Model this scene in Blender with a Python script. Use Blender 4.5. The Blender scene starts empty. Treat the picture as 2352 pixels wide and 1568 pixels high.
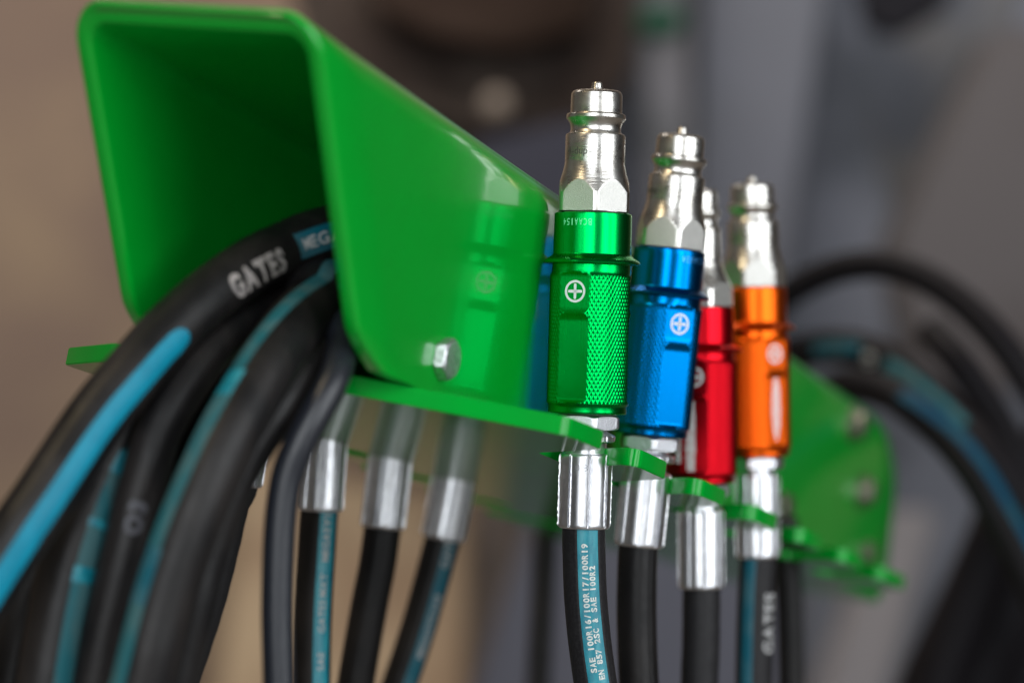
import bpy, bmesh, math, random
from mathutils import Vector, Matrix
random.seed(7)
MM = 0.001
CAM_H = 1.30            # height of the lens above the floor
FPX = 5692.6            # focal length in units of a 2352 px wide frame
scene = bpy.context.scene
COL = scene.collection

# ------------------------------------------------------------------ camera
cam = bpy.data.cameras.new('camera')
cam.sensor_width = 36.0
cam.lens = FPX * 36.0 / 2352.0
cam.clip_start = 0.05
cam.clip_end = 60.0
cam.dof.use_dof = True
cam.dof.focus_distance = 1.068
cam.dof.aperture_fstop = 3.6
cam.dof.aperture_blades = 0
camo = bpy.data.objects.new('camera', cam)
COL.objects.link(camo)
camo.location = (0, 0, CAM_H)
camo.rotation_euler = (math.radians(90), 0, 0)
scene.camera = camo

# ------------------------------------------------------------------ world (dim workshop ambience)
world = bpy.data.worlds.new('World')
scene.world = world
world.use_nodes = True
bg = world.node_tree.nodes['Background']
bg.inputs[0].default_value = (0.105, 0.098, 0.092, 1)
bg.inputs[1].default_value = 1.0
scene.view_settings.view_transform = 'Standard'
scene.view_settings.look = 'None'
scene.view_settings.exposure = 0.0
scene.view_settings.gamma = 1.0
scene.cycles.max_bounces = 8
scene.cycles.glossy_bounces = 5
scene.cycles.use_denoising = True
scene.cycles.sample_clamp_indirect = 6.0

# ------------------------------------------------------------------ lamps: two tall daylight openings behind the camera, one warm ceiling lamp, one added fill for the back wall
def area(name, az, dist, el, w, h, power, col, target=(0.05, 1.06, CAM_H)):
    l = bpy.data.lights.new(name, 'AREA')
    l.shape = 'RECTANGLE'; l.size = w; l.size_y = h
    l.energy = power; l.color = col
    o = bpy.data.objects.new(name, l); COL.objects.link(o)
    a = math.radians(az); e = math.radians(el)
    t = Vector(target)
    d = Vector((math.sin(a) * math.cos(e), -math.cos(a) * math.cos(e), math.sin(e)))
    o.location = t + d * dist
    o.rotation_euler = (-d).to_track_quat('-Z', 'Y').to_euler()
    return o
area('daylight_opening_lamp', -20.5, 3.2, 12, 0.58, 2.3, 22, (0.93, 0.97, 1.0))
area('daylight_opening_lamp', -6, 3.2, 12, 0.80, 2.3, 38, (0.93, 0.97, 1.0))
area('daylight_opening_lamp', 37, 3.2, 12, 1.15, 2.3, 52, (0.93, 0.97, 1.0))
area('daylight_opening_lamp', 62, 3.2, 12, 0.95, 2.3, 34, (0.93, 0.97, 1.0))
area('ceiling_or_fill_lamp', -58, 2.6, 48, 0.25, 0.9, 14, (1.0, 0.80, 0.50))
o = area('ceiling_or_fill_lamp', 0, 2.6, 40, 2.6, 0.5, 95, (1.0, 0.92, 0.84))  # added fill with no visible source, brightens the wall and machinery behind
o.location = (-0.3, 2.4, 3.3); o.rotation_euler = (Vector((-0.3, 2.4, 3.3)) - Vector((-0.2, 4.8, 1.2))).to_track_quat('Z', 'Y').to_euler()

# ------------------------------------------------------------------ helpers
def at(px, py, d):
    """a point d mm in front of the lens, found from where it shows in the frame"""
    return Vector(((px - 1176) / FPX * d * MM, d * MM, CAM_H - (py - 784) / FPX * d * MM))

EX = Vector((0.38067869, 0.90278754, -0.20014594))
EY = Vector((-0.90791917, 0.40596345, 0.10429021))
EZ = Vector((0.17540384, 0.14201527, 0.97419975))
ORG = Vector((0.05042177, 1.04397501, CAM_H - 0.0434948))
BRK = Matrix(((EX.x, EY.x, EZ.x, ORG.x), (EX.y, EY.y, EZ.y, ORG.y), (EX.z, EY.z, EZ.z, ORG.z), (0, 0, 0, 1)))
def P(x, y, z):
    return BRK @ Vector((x * MM, y * MM, z * MM))

def thing(name, label, cat, mat4=None, group=None):
    o = bpy.data.objects.new(name, None); COL.objects.link(o)
    o.empty_display_size = 0.02
    if mat4 is not None: o.matrix_world = mat4
    o['label'] = label; o['category'] = cat
    if group: o['group'] = group
    return o
def link(name, me, parent=None, mats=None):
    o = bpy.data.objects.new(name, me); COL.objects.link(o)
    if parent is not None: o.parent = parent
    if mats:
        for m in (mats if isinstance(mats, (list, tuple)) else [mats]):
            me.materials.append(m)
    return o
def mesh(name, verts, faces, smooth=True, sharp=None):
    me = bpy.data.meshes.new(name)
    me.from_pydata([tuple(v) for v in verts], [], faces)
    me.validate(); me.update()
    if smooth is True:
        me.shade_smooth()
        if sharp: me.set_sharp_from_angle(angle=math.radians(sharp))
    return me
def from_bm(name, bm, sharp=None):
    me = bpy.data.meshes.new(name)
    bmesh.ops.recalc_face_normals(bm, faces=bm.faces)
    bm.to_mesh(me); bm.free()
    if sharp:
        me.shade_smooth(); me.set_sharp_from_angle(angle=math.radians(sharp))
    return me

# ------------------------------------------------------------------ materials
def mat(name, base, metallic=0.0, rough=0.5, coat=0.0, coat_rough=0.05, ior=1.5, bump=None, mottle=None, rvar=None, aniso=0.0, spec=None):
    m = bpy.data.materials.new(name); m.use_nodes = True
    nt = m.node_tree; N = nt.nodes; L = nt.links
    b = N['Principled BSDF']
    b.inputs['Base Color'].default_value = (*base, 1)
    b.inputs['Metallic'].default_value = metallic
    b.inputs['Roughness'].default_value = rough
    b.inputs['IOR'].default_value = ior
    b.inputs['Coat Weight'].default_value = coat
    b.inputs['Coat Roughness'].default_value = coat_rough
    if spec is not None: b.inputs['Specular IOR Level'].default_value = spec
    tc = N.new('ShaderNodeTexCoord')
    def noise(scale, detail=3, stretch=None):
        n = N.new('ShaderNodeTexNoise'); n.inputs['Scale'].default_value = scale; n.inputs['Detail'].default_value = detail
        if stretch:
            mp = N.new('ShaderNodeMapping'); mp.inputs['Scale'].default_value = stretch
            L.new(tc.outputs['Object'], mp.inputs[0]); L.new(mp.outputs[0], n.inputs['Vector'])
        else:
            L.new(tc.outputs['Object'], n.inputs['Vector'])
        return n
    if mottle:
        sc, amt, col2 = mottle[:3]
        n = noise(sc, 4, mottle[3] if len(mottle) > 3 else None)
        r = N.new('ShaderNodeValToRGB'); r.color_ramp.elements[0].position = 0.42; r.color_ramp.elements[1].position = 0.62
        r.color_ramp.elements[0].color = (0, 0, 0, 1); r.color_ramp.elements[1].color = (amt, amt, amt, 1)
        L.new(n.outputs['Fac'], r.inputs[0])
        mx = N.new('ShaderNodeMix'); mx.data_type = 'RGBA'
        mx.inputs[6].default_value = (*base, 1); mx.inputs[7].default_value = (*col2, 1)
        L.new(r.outputs[0], mx.inputs[0]); L.new(mx.outputs[2], b.inputs['Base Color'])
    if rvar:
        n = noise(rvar[0], 3, rvar[2] if len(rvar) > 2 else None)
        mr = N.new('ShaderNodeMapRange'); mr.inputs[3].default_value = max(0.02, rough - rvar[1]); mr.inputs[4].default_value = rough + rvar[1]
        L.new(n.outputs['Fac'], mr.inputs[0]); L.new(mr.outputs[0], b.inputs['Roughness'])
    if bump:
        n = noise(bump[0], 3, bump[2] if len(bump) > 2 else None)
        bp = N.new('ShaderNodeBump'); bp.inputs['Strength'].default_value = bump[1]; bp.inputs['Distance'].default_value = 0.0004
        L.new(n.outputs['Fac'], bp.inputs['Height']); L.new(bp.outputs[0], b.inputs['Normal'])
        if coat: L.new(bp.outputs[0], b.inputs['Coat Normal'])
    return m
M = {}
M['paint'] = mat('green_gloss_paint', (0.0, 0.335, 0.024), 0, 0.28, 0.8, 0.08, spec=0.3, bump=(260, 0.07), mottle=(35, 0.25, (0.002, 0.28, 0.018)))
M['ano_green'] = mat('green_anodised_aluminium', (0.0, 0.40, 0.062), 1.0, 0.27, bump=(900, 0.04, (1, 1, 0.05)), rvar=(160, 0.05, (1, 1, 0.08)))
M['ano_blue'] = mat('blue_anodised_aluminium', (0.0, 0.145, 0.43), 1.0, 0.27, bump=(900, 0.04, (1, 1, 0.05)))
M['ano_red'] = mat('red_anodised_aluminium', (0.56, 0.006, 0.014), 1.0, 0.32, bump=(900, 0.04, (1, 1, 0.05)))
M['ano_orange'] = mat('orange_anodised_aluminium', (0.80, 0.115, 0.008), 1.0, 0.32, bump=(900, 0.04, (1, 1, 0.05)))
M['nickel'] = mat('nickel_plated_steel', (0.74, 0.725, 0.69), 1.0, 0.29, bump=(1500, 0.22, (0.12, 0.12, 1)), rvar=(260, 0.10), mottle=(170, 0.8, (0.56, 0.53, 0.48)))
M['hexflat'] = mat('blasted_nickel_flats', (0.60, 0.59, 0.56), 1.0, 0.42, bump=(2600, 0.35), mottle=(1500, 0.6, (0.52, 0.52, 0.49)))
M['zinc'] = mat('zinc_plated_steel', (0.78, 0.79, 0.83), 1.0, 0.34, bump=(1900, 0.6), mottle=(1400, 0.5, (0.60, 0.61, 0.66)))
M['ferrule'] = mat('bright_crimped_aluminium', (0.90, 0.91, 0.94), 1.0, 0.33, bump=(420, 0.18, (1, 1, 0.35)), rvar=(240, 0.09, (1, 1, 0.4)), mottle=(500, 0.45, (0.62, 0.63, 0.67), (1, 1, 0.5)))
M['oring'] = mat('black_rubber_seal', (0.012, 0.012, 0.013), 0, 0.45)
M['rubber'] = mat('black_hose_rubber', (0.011, 0.0105, 0.012), 0, 0.55, spec=0.3, bump=(520, 0.35, (1, 1, 0.6)), mottle=(900, 0.35, (0.035, 0.034, 0.036)))
M['far_rubber'] = mat('dull_black_hose_rubber', (0.007, 0.006, 0.008), 0, 0.6, spec=0.15)
M['bolt_near'] = mat('worn_zinc_bolt', (0.80, 0.81, 0.84), 1.0, 0.45, bump=(900, 0.8), mottle=(500, 0.8, (0.5, 0.5, 0.52)))
M['bolt_far'] = mat('passivated_bolt_steel', (0.26, 0.25, 0.20), 1.0, 0.5)
M['rubber2'] = mat('matt_black_hose_rubber', (0.008, 0.0075, 0.008), 0, 0.45, spec=0.28, bump=(300, 0.4), mottle=(55, 0.8, (0.022, 0.019, 0.018), (1, 1, 0.35)), rvar=(90, 0.12))
M['gloss_rubber'] = mat('glossy_black_hose_rubber', (0.014, 0.016, 0.022), 0, 0.36, bump=(200, 0.1))
M['teal'] = mat('teal_marking_stripe', (0.002, 0.185, 0.25), 0, 0.38, bump=(500, 0.3), mottle=(320, 0.7, (0.03, 0.30, 0.36), (1, 1, 0.3)))
M['teal_dark'] = mat('dark_teal_marking_stripe', (0.003, 0.10, 0.145), 0, 0.4, mottle=(60, 0.8, (0.05, 0.14, 0.17)))
M['cyan'] = mat('bright_cyan_marking_stripe', (0.0, 0.225, 0.34), 0, 0.45, spec=0.25, mottle=(90, 0.5, (0.0, 0.16, 0.25)))
M['print'] = mat('off_white_ink', (0.66, 0.68, 0.64), 0, 0.5, mottle=(700, 0.8, (0.34, 0.42, 0.42)))
M['print_grey'] = mat('worn_white_ink', (0.42, 0.42, 0.42), 0, 0.55)
M['print_soft'] = mat('dusty_white_ink', (0.40, 0.36, 0.34), 0, 0.6, mottle=(400, 0.8, (0.22, 0.2, 0.2)))
M['print_dim'] = mat('nearly_rubbed_off_ink', (0.085, 0.085, 0.10), 0, 0.6)
M['worn_teal'] = mat('rubbed_teal_stripe', (0.015, 0.12, 0.145), 0, 0.6, spec=0.2, mottle=(120, 0.9, (0.06, 0.14, 0.15), (1, 1, 0.3)))
M['laser'] = mat('white_laser_mark', (0.80, 0.80, 0.82), 0, 0.5)
M['engrave'] = mat('engraved_bright_green', (0.16, 0.85, 0.42), 0.0, 0.6)
M['engrave_blue'] = mat('engraved_bright_blue', (0.1, 0.42, 0.85), 1.0, 0.5)
M['engrave_steel'] = mat('engraved_steel', (0.10, 0.095, 0.09), 0.3, 0.6)

# ------------------------------------------------------------------ setting
def box(bm, c, s, rot=None):
    r = bmesh.ops.create_cube(bm, size=1.0)
    mt = Matrix.Translation(Vector(c)) @ (rot.to_4x4() if rot is not None else Matrix.Identity(4)) @ Matrix.Diagonal((*s, 1))
    bmesh.ops.transform(bm, matrix=mt, verts=r['verts'])
    return r['verts']
def bevel_all(bm, w, seg=2):
    bmesh.ops.bevel(bm, geom=bm.edges[:], offset=w, segments=seg, affect='EDGES', profile=0.5)

M['wall'] = mat('tan_brown_plaster', (0.21, 0.155, 0.125), 0, 0.9, spec=0.1, mottle=(1.7, 0.75, (0.34, 0.26, 0.17)), bump=(30, 0.3))
M['floor'] = mat('worn_concrete', (0.20, 0.175, 0.155), 0, 0.9, spec=0.1, mottle=(1.2, 0.6, (0.28, 0.25, 0.22)), bump=(60, 0.3))
M['steel_blue'] = mat('blue_grey_sheet', (0.135, 0.147, 0.182), 0, 0.9, spec=0.1, mottle=(5.0, 0.9, (0.066, 0.074, 0.09)))
M['steel_light'] = mat('pale_grey_sheet', (0.138, 0.15, 0.185), 0, 0.9, spec=0.1, mottle=(4.0, 0.6, (0.12, 0.13, 0.155)))
M['steel_brown'] = mat('brown_grey_sheet', (0.088, 0.082, 0.086), 0, 0.9, spec=0.1, mottle=(3.0, 0.7, (0.065, 0.058, 0.06)))
M['dark'] = mat('dark_brown_paint', (0.012, 0.007, 0.005), 0, 0.9, spec=0.1, mottle=(4.0, 0.7, (0.028, 0.018, 0.014)))
M['dark2'] = mat('black_machine_paint', (0.010, 0.010, 0.013), 0, 0.9, spec=0.1)
M['dark_green'] = mat('dark_green_paint', (0.012, 0.05, 0.03), 0, 0.9, spec=0.1)

def struct(name, me, m):
    o = link(name, me, None, m); o['kind'] = 'structure'; return o
bm = bmesh.new(); box(bm, (0, 1.0, -0.05), (12, 14, 0.1)); struct('floor', from_bm('floor', bm), M['floor'])
bm = bmesh.new(); box(bm, (-0.75, 5.15, 1.9), (11.0, 0.1, 3.8)); struct('workshop_wall', from_bm('workshop_wall', bm), M['wall'])

bm = bmesh.new(); box(bm, (0.2, -3.3, 1.9), (9.0, 0.12, 3.8)); struct('unseen_rear_wall', from_bm('unseen_rear_wall', bm), mat('dim_rear_plaster', (0.16, 0.14, 0.12), 0, 0.9, mottle=(2.2, 0.8, (0.05, 0.045, 0.045))))  # unseen, added to give the metal a darker surround to reflect
bm = bmesh.new(); box(bm, (0.2, 0.9, 3.9), (9.0, 8.6, 0.12)); struct('ceiling', from_bm('ceiling', bm), mat('dark_ceiling_boards', (0.10, 0.085, 0.075), 0, 0.9, mottle=(3, 0.8, (0.22, 0.19, 0.16))))  # unseen, added to keep the world light out from above
bm = bmesh.new(); box(bm, (4.7, 0.95, 1.9), (0.12, 8.4, 3.8)); struct('unseen_side_wall', from_bm('unseen_side_wall', bm), mat('dark_side_boards', (0.035, 0.034, 0.036), 0, 0.9, spec=0.1, mottle=(2.5, 0.8, (0.08, 0.075, 0.07))))  # unseen, added dark so the channel side reflects less light
def slab(name, label, cat, pts, d, thick, m, group=None):
    """a real sheet or beam: outline at depth d (mm), given thickness"""
    bm = bmesh.new()
    vs = [bm.verts.new(at(x, y, d)) for x, y in pts]
    f = bm.faces.new(vs)
    r = bmesh.ops.extrude_face_region(bm, geom=[f])
    bmesh.ops.translate(bm, verts=[v for v in r['geom'] if isinstance(v, bmesh.types.BMVert)], vec=(0, thick, 0))
    bmesh.ops.bevel(bm, geom=bm.edges[:], offset=0.008, segments=2, affect='EDGES')
    me = from_bm(name, bm, 40)
    o = link(name, me, None, m); o['label'] = label; o['category'] = cat
    if group: o['group'] = group
    return o
# big blurred machinery behind, each a thing at its own distance
slab('machine_cabinet', 'large blurred blue-grey machine side filling the right background', 'machine', [(1330, -700), (3300, -700), (3300, 3200), (1330, 3200)], 4300, 0.5, M['steel_blue'])
slab('steel_column', 'pale blue-grey upright column behind the blue and orange couplers', 'column', [(1640, -700), (1990, -700), (1800, 660), (1590, 660)], 4050, 0.16, M['steel_light'])
slab('machine_beam', 'dark brown blurred beam across the top behind the green channel', 'beam', [(760, -700), (1480, -700), (1350, 70), (1180, 120), (1000, 90), (860, 20)], 3700, 0.25, M['dark'])
slab('tan_board', 'pale tan board blurred behind the hoses hanging at lower left', 'board', [(560, 1080), (1075, 1150), (1050, 1900), (470, 1900)], 4500, 0.03, mat('pale_tan_board', (0.30, 0.215, 0.145), 0, 0.9, spec=0.1, mottle=(4.5, 0.9, (0.44, 0.34, 0.23))))
slab('lower_beam_blend', 'added dim brown blurred slab just below the dark beam at top centre, softening its edge', 'slab', [(520, -500), (1500, -500), (1450, 180), (1330, 290), (1080, 300), (820, 230)], 3800, 0.04, mat('brown_blend', (0.030, 0.022, 0.019), 0, 0.9, spec=0.1, mottle=(7, 0.8, (0.06, 0.047, 0.04))))  # added second beam, a middle tone to soften the dark beam's lower edge
slab('brown_sheet', 'brown-grey blurred sheet under the dark beam, behind the top edge of the channel', 'sheet', [(640, -100), (1450, -100), (1420, 240), (1290, 420), (1010, 480), (800, 400)], 3900, 0.1, mat('umber_paint', (0.06, 0.048, 0.044), 0, 0.9, spec=0.1, mottle=(6, 0.8, (0.11, 0.09, 0.078))))
slab('steel_sheet', 'dark charcoal sheet low behind the green channel and first coupler', 'sheet', [(1080, 330), (1340, 270), (1460, 620), (1330, 900), (1080, 700)], 3500, 0.12, mat('charcoal_paint', (0.03, 0.031, 0.043), 0, 0.9, spec=0.1))
slab('grey_post', 'dim grey blurred post left of the pale column, above the blue coupler', 'post', [(1440, -700), (1560, -700), (1600, 700), (1500, 700)], 3850, 0.08, mat('dim_post_paint', (0.085, 0.09, 0.10), 0, 0.9, spec=0.1, mottle=(9, 0.8, (0.13, 0.13, 0.15))))
slab('hanging_tarp', 'bluish dark blurred tarp at the upper right, left of the slanting girder', 'tarp', [(2020, -300), (2420, -300), (2200, 620), (2080, 560), (1990, 260)], 3600, 0.03, mat('slate_blue_canvas', (0.062, 0.07, 0.088), 0, 0.9, spec=0.1, mottle=(8, 0.8, (0.10, 0.10, 0.105))))
slab('tool_box', 'small dark green blurred block at the top behind the couplers', 'box', [(1470, 15), (1570, 15), (1570, 75), (1470, 75)], 3600, 0.10, M['dark_green'])
slab('rubber_flap', 'black blurred flap hanging at the upper right', 'flap', [(1930, -500), (2300, -500), (2180, 20), (2060, 90), (1985, 60)], 3300, 0.04, M['dark2'])
slab('slanting_girder', 'brown-grey slanting girder at the far right edge', 'girder', [(2300, 60), (2700, 60), (2700, 900), (2130, 900), (2060, 560)], 3200, 0.2, M['steel_brown'])
slab('machine_strut', 'brown-grey diagonal strut under the far end of the bracket', 'strut', [(2040, 1180), (2160, 1180), (1980, 1800), (1820, 1800)], 3400, 0.12, mat('warm_grey_paint', (0.215, 0.205, 0.215), 0, 0.9, spec=0.1))
slab('guard_plate', 'pale grey blurred plate below the bracket between the hoses', 'plate', [(1845, 1180), (1925, 1180), (1915, 1800), (1845, 1800)], 3800, 0.1, M['steel_light'])
slab('steel_crate', 'dark charcoal crate under the couplers behind the hanging hoses', 'crate', [(1130, 1480), (1240, 1150), (1560, 1150), (1800, 1180), (1830, 1900), (1000, 1900)], 3000, 0.2, mat('slate_paint', (0.095, 0.10, 0.128), 0, 0.9, spec=0.1))
slab('cupboard', 'brown-grey blurred cupboard under the left side of the bracket', 'cupboard', [(1110, 700), (1330, 700), (1330, 1900), (1060, 1900)], 4600, 0.3, mat('taupe_paint', (0.165, 0.135, 0.12), 0, 0.9, spec=0.1, mottle=(2, 0.5, (0.12, 0.10, 0.09))))
# small round lamp, its point of light put into a pale matte colour
bm = bmesh.new(); bmesh.ops.create_uvsphere(bm, u_segments=24, v_segments=12, radius=0.02)
bmesh.ops.scale(bm, vec=(1, 0.5, 1), verts=bm.verts)
bmesh.ops.translate(bm, vec=at(1140, 240, 3600), verts=bm.verts)
o = link('lamp_glint', from_bm('lamp_glint', bm, 60), None, mat('pale_lamp_glint', (0.15, 0.125, 0.105), 0, 0.7, spec=0.15)); o['label'] = 'small pale round lamp, its glint painted on, blurred into a disc above the green channel'; o['category'] = 'lamp'

# ------------------------------------------------------------------ glyphs
GLY = {}
def glyph(ch, bold=0.0):
    k = (ch, bold)
    if k in GLY: return GLY[k]
    cu = bpy.data.curves.new('g', 'FONT'); cu.body = ch; cu.size = 1.0; cu.offset = bold; cu.resolution_u = 3
    ob = bpy.data.objects.new('g', cu); COL.objects.link(ob)
    dg = bpy.context.evaluated_depsgraph_get()
    me = bpy.data.meshes.new_from_object(ob.evaluated_get(dg))
    bm = bmesh.new(); bm.from_mesh(me)
    for i in range(1, 10):
        for axis, co in ((Vector((0, 1, 0)), Vector((0, i * 0.09 - 0.08, 0))),):
            bmesh.ops.bisect_plane(bm, geom=bm.verts[:] + bm.edges[:] + bm.faces[:], plane_co=co, plane_no=axis)
    bmesh.ops.triangulate(bm, faces=bm.faces)
    vs = [v.co.copy() for v in bm.verts]; bm.verts.index_update()
    fs = [[v.index for v in f.verts] for f in bm.faces]
    bm.free(); bpy.data.objects.remove(ob); bpy.data.meshes.remove(me)
    xs = [v.x for v in vs] or [0]
    GLY[k] = (vs, fs, min(xs), max(xs)); return GLY[k]
def text2d(s, h, adv=None, bold=0.02, fill=0.86, gap=0.12):
    """flat text: cap height h; mono advance adv, or proportional when None"""
    V, F = [], []; x = 0.0
    for ch in s:
        if ch == ' ': x += adv or 0.35 * h; continue
        vs, fs, x0, x1 = glyph(ch, bold)
        if adv: sx = min(adv * fill / max(x1 - x0, 0.05), h / 0.70 * 1.35); 
        else: sx = h / 0.70
        if ch in '1I/-' and adv: sx = min(sx, h / 0.70 * 1.2)
        w = (x1 - x0) * sx
        ox = x + (adv - w) / 2 if adv else x
        n = len(V)
        V += [(ox + (v.x - x0) * sx, v.y * h / 0.70) for v in vs]
        F += [[i + n for i in f] for f in fs]
        x += adv if adv else w + gap * h
    return V, F, x

# ------------------------------------------------------------------ lathe-like grids
def lathe(rows, nth, rf=None, cap=(True, True)):
    """rows: list of (z, r); rf(z, theta, r) changes the radius. theta 0 faces the camera, + to the right"""
    V, F = [], []
    for (z, r) in rows:
        for i in range(nth):
            t = 2 * math.pi * i / nth
            rr = rf(z, t, r) if rf else r
            V.append((rr * math.sin(t) * MM, -rr * math.cos(t) * MM, z * MM))
    for j in range(len(rows) - 1):
        for i in range(nth):
            a = j * nth + i; b = j * nth + (i + 1) % nth
            F.append((a, b, b + nth, a + nth))
    if cap[0]: F.append(tuple(range(nth - 1, -1, -1)))
    if cap[1]:
        n = (len(rows) - 1) * nth; F.append(tuple(range(n, n + nth)))
    return V, F
def arc_rows(z0, r0, z1, r1, n, bulge):
    """points from (z0,r0) to (z1,r1) with a sideways bulge"""
    out = []
    for i in range(n + 1):
        t = i / n; s = math.sin(math.pi * t) * bulge
        dz, dr = z1 - z0, r1 - r0; L = math.hypot(dz, dr)
        out.append((z0 + dz * t + dr / L * s * 1.0, r0 + dr * t + (-dz / L) * -s))
    return out
def angdist(a, b):
    d = (a - b) % (2 * math.pi)
    return d if d < math.pi else d - 2 * math.pi

# grip (coloured sleeve): z 15.7 .. 101.3 above the hose collar
KD, KH, KZ0, KZ1 = 60, 3.27, 20.4, 20.4 + 16.5 * 3.27
def grip_mesh(flat):
    fl = math.radians(flat)
    rows = [(15.7, 12.5), (15.7, 15.9), (15.9, 16.5), (16.3, 16.8), (17.0, 16.9), (18.6, 16.7), (19.2, 16.9), (19.8, 17.5), (20.2, 17.65)]
    k = []
    n = int((KZ1 - KZ0) / (KH / 8))
    for i in range(n + 1): k.append((KZ0 + i * KH / 8, 17.62 + 0.13 * i / n))
    rows += k
    rows += [(74.7, 17.75), (75.4, 17.35), (76.2, 17.08), (77.2, 16.95), (78.4, 16.95), (79.2, 17.0)]
    # flange
    rows += [(79.5, 18.3), (79.6, 20.2), (79.8, 20.7), (80.3, 20.85), (80.9, 20.5), (81.6, 19.6), (82.3, 18.4), (82.9, 17.5), (83.4, 17.0), (83.9, 16.75)]
    rows += [(84.1, 16.75), (86, 16.7), (92, 16.66), (98, 16.62), (100.4, 16.6), (101.0, 16.45), (101.3, 16.1), (101.3, 13.2), (100.2, 13.0)]
    rk = 17.7; d0 = 16.05
    def dist(z):
        d = d0 + 0.95 * max(0.0, 1 - abs(z - 58.3) / 3.4) ** 2
        if z > 74.2: d += ((z - 74.2) / 1.5) ** 2
        if z < 22.2: d += ((22.2 - z) / 1.6) ** 2 * 1.0
        return d
    def rf(z, t, r):
        if KZ0 - 0.01 <= z <= KZ1 + 0.01:
            a = t * KD / (2 * math.pi); b = (z - KZ0) / KH
            u, v = a + b, a - b
            du, dv = abs(u - round(u)), abs(v - round(v))
            rr = r - 0.8 * min(du, dv)
            for kk in range(3):
                ad = angdist(t, fl + kk * 2 * math.pi / 3)
                if abs(ad) < 1.2: rr = min(rr, dist(z) / math.cos(ad))
            return rr
        if 19.6 < z < 79:
            rr = r
            for kk in range(3):
                ad = angdist(t, fl + kk * 2 * math.pi / 3)
                if abs(ad) < 1.2: rr = min(rr, dist(z) / math.cos(ad))
            return rr
        return r
    V, F = lathe(rows, 480, rf, (False, False))
    me = mesh('grip', V, F, True, 28)
    return me
def nipple_mesh(corner, cap_r=11.05, tall=0.0):
    c0 = math.radians(corner); h = 14.7
    rows = [(101.0, 13.2), (101.7, 14.2), (101.9, 14.9), (102.0, 16.4)]
    z = 102.3
    while z < 109.8: rows.append((z, 16.4)); z += 0.4
    k = (cap_r / 11.05)
    rc = 12.85 * (0.25 + 0.75 * k)
    n = 34
    for i in range(n + 1):
        t = i / n; rows.append((110.0 + t * 12.9, 16.4 + (rc - 16.4) * (1 - (1 - t) ** 1.25)))
    T = tall
    def s(r): return r * k
    rows += [(123.0, rc - 0.02), (124, s(12.86)), (128, s(12.86)), (134.4 + T, s(12.86)), (135.0 + T, s(12.6)), (135.3 + T, s(12.1)), (135.6 + T, s(11.35)), (136.2 + T, s(10.95)),
             (137.2 + T, s(10.75)), (138.3 + T, s(10.8)), (139.3 + T, s(11.05)), (140.2 + T, s(11.5)), (141.2 + T, s(12.2)), (141.7 + T, s(12.65)), (142.0 + T, s(12.75)), (143.3 + T, s(12.7)),
             (143.8 + T, s(12.4)), (144.1 + T, s(11.7)), (144.2 + T, s(11.1)), (146 + T, s(11.08)), (151.6 + T, s(11.05)), (152.6 + T, s(10.85)), (153.5 + T, s(10.2)), (153.9 + T, s(9.4)), (154.0 + T, s(8.2)), (153.9 + T, s(6.4)),
             (153.9 + T, s(3.0)), (154.4 + T, s(2.75)), (155.4 + T, s(2.45)), (156.9 + T, s(2.3)), (157.4 + T, s(2.1)), (157.6 + T, s(1.6))]
    def rf(z, t, r):
        if z < 124:
            a = (t - c0 - math.pi / 6) % (math.pi / 3)
            if a > math.pi / 6: a -= math.pi / 3
            # face centres sit at corner + 30 deg
            return min(r, h / math.cos(a))
        return r
    def rf2(z, t, r):
        a = (t - c0) % (math.pi / 3) - math.pi / 6
        return min(r, h / math.cos(a)) if z < 124 else r
    V, F = lathe(rows, 288, rf2, (False, True))
    me = mesh('nipple', V, F, True, 24)
    # blasted flats get their own material slot
    me.materials.append(M['nickel']); me.materials.append(M['hexflat'])
    for p in me.polygons:
        c = p.center
        z = c.z / MM
        if 102.0 < z < 119 and len(p.vertices) == 4:
            t = math.atan2(c.x, -c.y)
            a = (t - c0) % (math.pi / 3) - math.pi / 6
            r = math.hypot(c.x, c.y) / MM
            if abs(r * math.cos(a) - h) < 0.02 and abs(p.normal.z) < 0.2: p.material_index = 1
    return me
def nut_mesh(corner, z0=8.9, z1=15.2, h=12.7, rc=14.1, ch=0.9):
    c0 = math.radians(corner)
    rows = [(z0, 9.0), (z0, rc - 1.7), (z0 + 0.25, rc - 1.3)]
    for i in range(7): rows.append((z0 + 0.3 + ch * i / 6, rc - 1.2 + 1.2 * (i / 6) ** 0.7))
    for i in range(1, 4): rows.append((z0 + 0.3 + ch + (z1 - z0 - 0.6 - 2 * ch) * i / 4, rc))
    for i in range(7): rows.append((z1 - 0.3 - ch + ch * i / 6, rc - 1.2 * (i / 6) ** 1.6))
    rows += [(z1, rc - 1.7), (z1, 9.0)]
    def rf(z, t, r):
        a = (t - c0) % (math.pi / 3) - math.pi / 6
        return min(r, h / math.cos(a))
    V, F = lathe(rows, 180, rf, (True, True))
    return mesh('nut', V, F, True, 25)
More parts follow.
